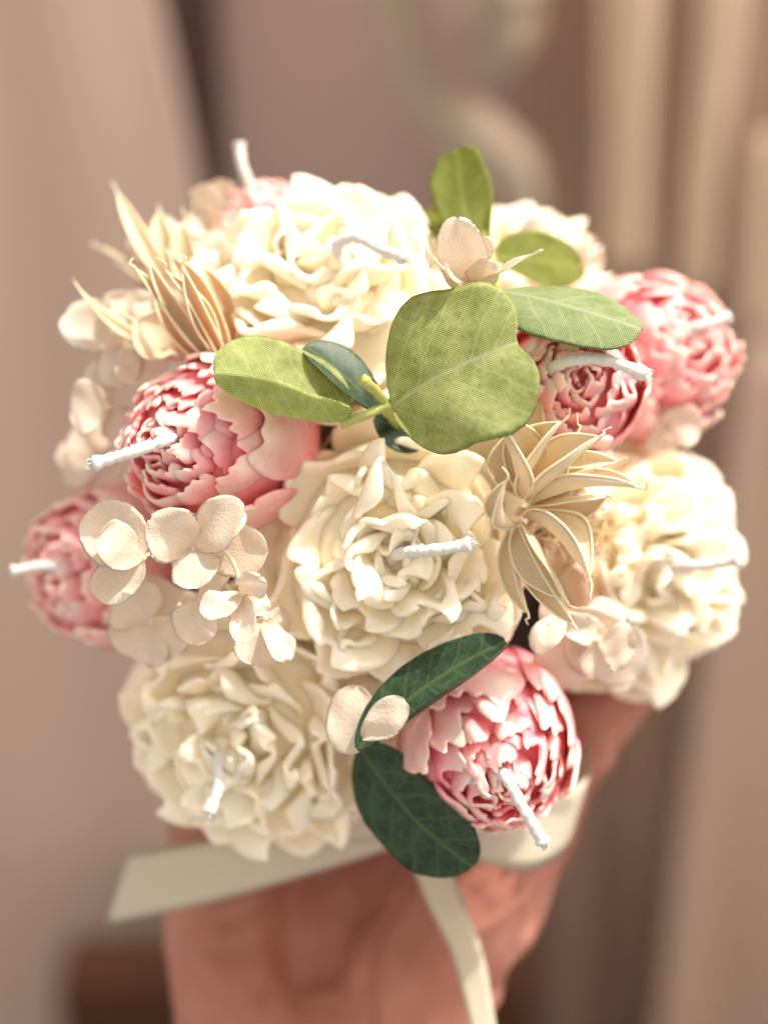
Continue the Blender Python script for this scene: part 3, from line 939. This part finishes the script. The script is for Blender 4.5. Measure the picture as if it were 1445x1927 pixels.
strip("loop", rroot, rc, [cc(740, 1545, -58), cc(640, 1530, -52), cc(520, 1525, -56), cc(450, 1500, -66), cc(540, 1490, -74), cc(730, 1520, -66)],
      [(.1, 1, .2), (.0, 1, .1), (-.1, 1, 0), (-.1, 1, .1), (0, 1, .2), (.1, 1, .2)], [10, 14, 15, 15, 13, 10], 50)
V, F = revolve([(.1, -5), (4, -4.5), (5.5, 0), (4, 4.5), (.1, 5)], 18, np.random.RandomState(5), .08)
kn = mesh_obj("knot", V, F, M['ribbon'], rroot)
kn.location = RC.to_3x3() @ Vector((0, 0, 0))
th = np.linspace(0, 2 * np.pi, 50)
q = Vector(pax).normalized().to_track_quat('Z', 'Y')
ring = [np.array(q @ Vector((33.6 * math.cos(a), 33.6 * math.sin(a), 24))) + pc for a in th]
strip("band", rroot, rc, ring[::7] + [ring[0]], [np.array(pax)] * (len(ring[::7]) + 1), [10] * (len(ring[::7]) + 1), 60)

# ------------------------------------------------------------------ the candles
cream_flower(cc(745, 1050, -16), (-.03, -.06, 1), 0.5, 29.0, 11, "large cream wax flower at the front middle, facing the viewer",
             [cc(735, 1050, -12), cc(762, 1040, -2), cc(820, 1035, 2), cc(886, 1024, 3)], fine=1.25)
cream_flower(cc(615, 528, -34), (-.03, .64, .77), 1.1, 31.5, 12, "cream wax flower at the top with a curved wick, above the round green leaf",
             [cc(640, 490, -20), cc(634, 462, -16), cc(668, 445, -14), cc(715, 468, -12), cc(764, 486, -10)], fine=1.15)
cream_flower(cc(462, 1388, -36), (-.30, -.36, .88), 2.0, 30.5, 13, "shaded cream wax flower at the lower left above the ribbon tail",
             [cc(420, 1410, -28), cc(408, 1440, -22), cc(412, 1480, -18), cc(392, 1532, -16)], fine=1.1)
cream_flower(cc(1218, 1070, -50), (.42, -.04, .9), 0.2, 29, 14, "blurred cream wax flower at the far right beside the thumb",
             [cc(1240, 1070, -42), cc(1290, 1066, -34), cc(1340, 1062, -32), cc(1392, 1052, -30)], fuzz=False)
cream_flower(cc(985, 480, -72), (.22, .8, .45), 0.9, 22, 15, "blurred cream wax flower at the back behind the green leaves",
             [cc(985, 440, -66), cc(990, 425, -62), cc(1000, 415, -60), cc(1015, 410, -60)], fuzz=False)
pink_peony(cc(395, 835, -17), (-.52, -.02, .85), 0.4, 18.3, 21, "half shaded pink peony candle at the left under the folded green leaf",
           [cc(330, 822, -6), cc(318, 826, 0), cc(250, 850, 3), cc(174, 874, 4)], 1.12, 1.15)
pink_peony(cc(195, 1065, -52), (-.68, -.06, .73), 1.4, 18.5, 22, "blurred pink peony candle at the far left with its wick tip sunlit",
           [cc(130, 1068, -44), cc(110, 1066, -38), cc(70, 1066, -36), cc(20, 1076, -34)], 1.05, fuzz=False)
pink_peony(cc(500, 452, -64), (-.25, .72, .6), 2.2, 15.5, 23, "blurred pink peony candle at the back behind the top cream flower",
           [cc(478, 372, -58), cc(470, 350, -56), cc(455, 310, -54), cc(449, 268, -54)], 1.0, fuzz=False)
pink_peony(cc(1070, 730, -20), (.10, .10, .97), 0.9, 15.8, 24, "pink peony candle at the right under the sage green leaf",
           [cc(1035, 700, -10), cc(1060, 682, -3), cc(1130, 676, -1), cc(1216, 704, 0)], 1.05, 1.15)
pink_peony(cc(1235, 668, -56), (.46, .2, .86), 1.7, 19.5, 25, "blurred pink peony candle at the far right above the cream flower",
           [cc(1270, 650, -48), cc(1290, 622, -42), cc(1330, 610, -40), cc(1374, 596, -40)], 1.0, fuzz=False)
pink_peony(cc(924, 1405, -22), (.10, -.36, .93), 2.7, 18.2, 26, "pink peony candle at the bottom against the dark green leaves",
           [cc(930, 1440, -10), cc(955, 1468, -3), cc(990, 1530, 0), cc(1024, 1588, 0)], 1.15, 1.15)

# ------------------------------------------------------------------ fabric eucalyptus sprigs
def sprig(origin, label):
    o = cc(*origin)
    return frame("leaf_sprig", o, None, 0, label, "leaf sprig", "fabric eucalyptus sprigs"), o

def leaf(root, o, frm, to, w, n, mat='leaf', **kw):
    k = (DIST - (frm[2] + to[2]) / 2) / FOC
    kw.setdefault('a', .5); kw.setdefault('b', .42)
    kw.setdefault('rough_edge', .008)
    return sheet_obj("leaf", root, o, M[mat], B=cc(*frm), T=cc(*to), width=w * k, nrm=n, t=.3, nu=25, nv=33, **kw)

def stem(root, o, pts, r0, r1, mat='stem'):
    V, F = tube(spline([cc(*p) - o for p in pts], 22), np.linspace(r0, r1, 22), 9, lambda k, a: 1 + .1 * np.sin(3 * a + k))
    return mesh_obj("stem", V, F, M[mat], root)

s1, o1 = sprig((725, 770, -6), "light green fabric leaf sprig lying across the middle")
leaf(s1, o1, (738, 764, -3), (1000, 634, 8), 338, (-.12, .25, .95), cup=-.16, fold=.2, curl=.07, wave=1.5, seed=1, a=.44, b=.36, notch=.09, lean=-.01)
leaf(s1, o1, (658, 782, -4), (390, 702, 4), 225, (.05, .42, .90), roll=(-1, .25, 2.15), cup=.12, curl=-.02, notch=.05, wave=.5, seed=2, a=.45, b=.42)
leaf(s1, o1, (712, 775, -8), (572, 652, -8), 120, (.55, .55, .6), mat='leaf_dark', cup=.25, curl=.05, seed=3)
leaf(s1, o1, (705, 785, -14), (800, 832, -16), 90, (.1, .3, .9), mat='leaf_dark', cup=.2, seed=4)
stem(s1, o1, [(640, 800, -3), (690, 780, -3), (725, 765, -4), (790, 742, -4)], .9, 1.0)
stem(s1, o1, [(735, 772, -5), (715, 745, -3), (692, 722, 1), (682, 713, 2)], .95, 1.2)
stem(s1, o1, [(725, 765, -6), (745, 790, -14), (770, 830, -26)], 1.5, 1.4)
s2, o2 = sprig((925, 510, -28), "green fabric leaf sprig standing up at the top right")
leaf(s2, o2, (905, 470, -30), (862, 280, -36), 112, (-.2, .1, .95), mat='leaf_olive', cup=.15, curl=-.05, wave=.6, seed=5, a=.5, b=.3, lean=-.06)
leaf(s2, o2, (930, 480, -38), (1095, 500, -48), 120, (.1, .35, .9), mat='leaf_olive', cup=.2, seed=6, wave=.8)
leaf(s2, o2, (936, 548, -10), (1206, 622, 0), 176, (.14, .66, .74), mat='leaf_sage', cup=-.22, fold=-.05, curl=.04, wave=.5, seed=7, a=.45, b=.42)
leaf(s2, o2, (890, 440, -36), (800, 400, -46), 70, (-.2, .3, .9), mat='leaf_olive', cup=.2, seed=8)
stem(s2, o2, [(912, 440, -32), (925, 500, -28), (930, 550, -26), (915, 640, -34)], 1.1, 1.6)
s3, o3 = sprig((690, 1400, -24), "dark green fabric leaves hugging the bottom pink peony candle")
leaf(s3, o3, (672, 1412, -4), (953, 1208, -4), 128, (-.20, .50, .84), mat='leaf_dark', roll=(1, .15, 1.3), curl=.03, wave=.4, seed=9, lean=-.05)
leaf(s3, o3, (678, 1405, -22), (890, 1632, -16), 165, (-.45, .1, .88), mat='leaf_dark', cup=.12, curl=.03, wave=.4, seed=10, lean=.05)
stem(s3, o3, [(676, 1408, -22), (690, 1380, -28), (720, 1330, -38)], .9, 1.1)

# ------------------------------------------------------------------ dried hydrangea florets
U, D = (0, .5, .85), (0, -.2, .97)
floret((365, 1030, -4), [
    (282, 975, 3, 112, (-.35, .2, .9)), (462, 958, 3, 100, (.1, .35, .92)), (505, 1040, 2, 105, (.35, -.05, .93)), (372, 1110, 1, 96, (0, -.25, .95))],
    "pale pink-cream floret under the left pink peony, one petal half sunlit", [(365, 1030, -4), (410, 1080, -14), (470, 1170, -24)], 1)
floret((268, 1050, -6), [(165, 962, -2, 125, (-.3, .35, .9)), (182, 1010, 2, 92, (.1, .25, .95)), (180, 1125, -4, 86, (-.3, -.35, .88))],
    "pale floret of three petals at the left with a long bent stem", [(270, 1048, -6), (300, 1040, -8), (345, 1075, -14), (420, 1150, -24)], 2)
floret((455, 1118, 2), [(380, 1162, 6, 62, (-.2, .3, .92)), (490, 1085, 8, 58, (.3, .15, .93)), (458, 1212, 4, 52, (.1, -.3, .94)), (505, 1150, 0, 50, (.5, .1, .85)), (470, 1070, -4, 40, (.2, .2, .9))],
    "small white floret with narrow petals left of the front cream flower", [(455, 1118, 2), (440, 1060, 1), (405, 1020, 0)], 3)
floret((380, 1130, -8), [(362, 1215, -6, 92, (-.2, -.1, .97)), (335, 1150, -10, 60, (-.4, .1, .9)), (425, 1060, -4, 44, (.3, .2, .9))],
    "cream floret with a round drooping petal above the lower left flower", [(380, 1130, -8), (340, 1160, -12), (290, 1165, -20)], 4)
floret((285, 1170, -24), [(235, 1115, -22, 120, (-.35, .4, .85)), (245, 1240, -22, 128, (-.3, -.2, .9)), (335, 1235, -20, 120, (.1, -.3, .93)), (330, 1100, -26, 110, (.2, .4, .88))],
    "blurred beige floret with broad petals above the lower left flower", None, 5)
floret((500, 1165, -12), [(480, 1255, -10, 96, (-.1, -.15, .97)), (540, 1245, -6, 58, (.45, .1, .85)), (545, 1180, -16, 60, (.3, .3, .9))],
    "cream floret hanging beside a dark raffia gap left of the front flower", None, 6)
floret((700, 1330, -16), [(650, 1422, -8, 96, (-.3, .05, .95), .18, (674, 1290, -10)), (764, 1320, 9, 66, (.3, .35, .88), .10, (682, 1390, 6)), (705, 1285, -20, 70, (.1, .3, .93))],
    "cream floret tucked under the front flower beside the dark leaf", None, 7)
floret((1125, 1205, -20), [(1195, 1225, -18, 88, (.15, -.1, .97)), (1062, 1165, -16, 58, (-.2, .3, .92)), (1120, 1275, -22, 70, (.1, -.4, .9)), (1150, 1130, -26, 70, (.2, .4, .88))],
    "cream floret below the pale seed head at the right", [(1125, 1205, -20), (1085, 1240, -28), (1040, 1290, -40)], 8)
floret((1060, 1150, -14), [(1010, 1230, -10, 58, (-.3, .2, .92)), (1015, 1140, -14, 66, (-.2, .2, .95)), (1090, 1290, -30, 150, (.1, -.3, .93)), (1200, 1270, -36, 130, (.3, -.4, .85))],
    "cream floret with large low petals under the seed head at the right", None, 9)
floret((1240, 800, -46), [(1320, 800, -44, 80, (.2, -.1, .97)), (1215, 770, -48, 70, (-.1, .3, .93)), (1260, 850, -48, 70, (0, -.4, .9))],
    "blurred pinkish floret between the far right peony and cream flower", None, 10)
floret((880, 545, -8), [(858, 405, 3, 96, (-.1, .2, .97)), (804, 470, 6, 66, (-.55, .25, .8)), (1025, 468, 6, 34, (-.1, .85, .5)), (842, 500, 6, 44, (.2, .5, .84)), (930, 490, 0, 60, (.4, .3, .85)), (905, 440, -4, 70, (.5, .2, .84))],
    "cream floret above the round green leaf with one long petal pointing right", [(878, 545, -20), (885, 600, -28)], 11)
floret((240, 640, -30), [(120, 590, -34, 98, (-.3, .3, .9)), (245, 545, -32, 112, (-.1, .5, .85)), (325, 600, -28, 120, (.15, .45, .87)), (215, 730, -30, 92, (-.3, -.1, .94)), (290, 720, -28, 110, (.2, -.1, .96))],
    "glowing cream floret at the upper left pierced by a thin seed pod", None, 12)
floret((205, 765, -30), [(132, 770, -32, 104, (-.3, .1, .94)), (180, 680, -38, 60, (-.2, .5, .85)), (250, 830, -34, 80, (.1, -.3, .93))],
    "round-petalled cream floret left of the pink peony", None, 13)
floret((190, 870, -48), [(118, 890, -50, 80, (-.4, .1, .9)), (150, 800, -54, 90, (-.3, .4, .86)), (220, 900, -48, 80, (.1, -.1, .97)), (125, 830, -58, 90, (-.4, .2, .9))],
    "blurred cream floret at the left between two pink peonies", None, 14)
floret((395, 430, -54), [(392, 345, -50, 74, (-.4, .3, .86)), (350, 420, -52, 70, (-.3, .4, .86)), (440, 450, -48, 80, (.2, .4, .9)), (375, 490, -48, 80, (-.1, -.1, .97))],
    "blurred cream floret at the top left with one petal pointing up", None, 15)
floret((430, 500, -44), [(480, 460, -44, 90, (.2, .3, .92)), (370, 460, -46, 90, (-.2, .4, .9)), (460, 570, -38, 100, (.2, -.2, .95)), (390, 550, -40, 90, (-.2, -.1, .97))],
    "cream floret left of the top cream flower behind the brown seed head", None, 16)
floret((315, 490, -52), [(270, 430, -54, 104, (-.2, .4, .9)), (250, 500, -54, 104, (-.4, .2, .9)), (350, 425, -52, 104, (.1, .5, .86)), (330, 560, -50, 104, (.1, -.1, .97))],
    "blurred cream floret behind the brown seed head at the upper left", None, 17)
floret((1080, 490, -62), [(1108, 440, -62, 50, (.3, .3, .9)), (1125, 520, -62, 80, (.3, .2, .92)), (1060, 460, -66, 60, (0, .5, .86))],
    "blurred cream floret behind the sage green leaf", None, 18)

floret((345, 610, -34), [(300, 540, -34, 90, (-.2, .4, .9)), (385, 570, -30, 80, (.3, .4, .86)), (300, 670, -32, 96, (-.2, -.1, .97)), (372, 655, -30, 76, (.3, .1, .95))],
    "cream floret tucked under the brown seed head pods", None, 19)
floret((430, 390, -60), [(400, 340, -58, 60, (-.3, .3, .9)), (365, 395, -58, 76, (-.3, .4, .86)), (450, 470, -54, 84, (.2, .2, .95)), (480, 400, -62, 60, (.3, .3, .9))],
    "blurred cream floret against the far pink peony at the top left", None, 20)
# ------------------------------------------------------------------ star-shaped seed heads
seed_head((980, 950, -8), [
    ((975, 925, -8), (1005, 712, -10), 78, (.65, .1, .75), .55, -.04),
    ((966, 930, -6), (928, 782, 6), 100, (.55, .35, .75), .50, .10),
    ((978, 932, -9), (975, 800, -2), 90, (-.6, .2, .8), .50, .05),
    ((985, 935, -6), (1056, 795, 6), 92, (-.70, .3, .65), .50, .06),
    ((990, 940, -7), (1088, 812, 0), 76, (.75, .35, .55), .5, .05),
    ((992, 942, -5), (1128, 822, 6), 92, (-.55, .55, .6), .50, .05),
    ((995, 946, -5), (1160, 868, 0), 70, (.5, .65, .6), .45, .05),
    ((995, 952, -4), (1196, 916, 6), 70, (0, .95, .35), .52, .06),
    ((992, 956, -7), (1140, 935, -3), 70, (.2, -.5, .8), .5, -.04),
    ((978, 988, -2), (952, 905, 8), 56, (-.8, .1, .6), .58, .12),
    ((985, 972, -6), (1108, 1086, 5), 92, (.65, .5, .6), .48, .08),
    ((978, 980, -6), (1062, 1125, 0), 80, (-.65, -.3, .7), .48, .06),
    ((972, 980, -8), (1078, 1174, -2), 64, (-.75, .2, .65), .55, .05),
    ((968, 982, -8), (992, 1152, -6), 52, (-.8, 0, .6), .52, .03)],
    "pale star-shaped dried seed head right of the front cream flower", 'pod', 1, [(985, 955, -8), (975, 970, -16), (970, 1000, -30)], 3.5, 1.45)
seed_head((415, 672, -20), [
    ((430, 670, -20), (338, 486, -14), 46, (.45, .3, .85), .55, .05),
    ((424, 672, -18), (345, 508, -8), 38, (-.3, .4, .86), .55, .05),
    ((412, 675, -17), (318, 515, -9), 38, (.4, .3, .86), .55, .04),
    ((400, 677, -17), (282, 494, -12), 34, (-.2, .4, .9), .55, .04),
    ((390, 680, -17), (258, 508, -12), 30, (.3, .3, .9), .5, .03),
    ((434, 666, -22), (378, 500, -22), 44, (.4, .1, .9), .5, .03),
    ((385, 682, -20), (290, 545, -20), 36, (-.2, .3, .93), .5, .05),
    ((420, 668, -24), (320, 480, -26), 40, (.1, .3, .95), .5, .03)],
    "brown star-shaped dried seed head at the upper left with upright pods", 'brown_pod', 2)
seed_head((330, 668, -26), [
    ((335, 668, -26), (150, 545, -28), 28, (0, .75, .65), .6, -.07),
    ((325, 660, -26), (255, 605, -24), 90, (-.2, .5, .85), .3, .05)],
    "thin pale seed head at the left with a long spine pointing out", 'pod', 3)
seed_head((330, 560, -44), [
    ((330, 560, -42), (222, 365, -46), 34, (.3, .3, .9), .5, .04), ((335, 555, -44), (300, 400, -48), 44, (-.2, .3, .92), .5, .03),
    ((325, 565, -44), (250, 420, -52), 34, (.2, .3, .92), .5, .05), ((345, 550, -44), (345, 420, -42), 50, (.3, .2, .92), .5, .02),
    ((320, 570, -42), (230, 500, -52), 18, (.1, .6, .8), .5, .04), ((315, 575, -46), (185, 465, -60), 9, (.1, .6, .8), .5, .02)],
    "blurred pale seed head at the top left with long spiky tips", 'pod', 4)
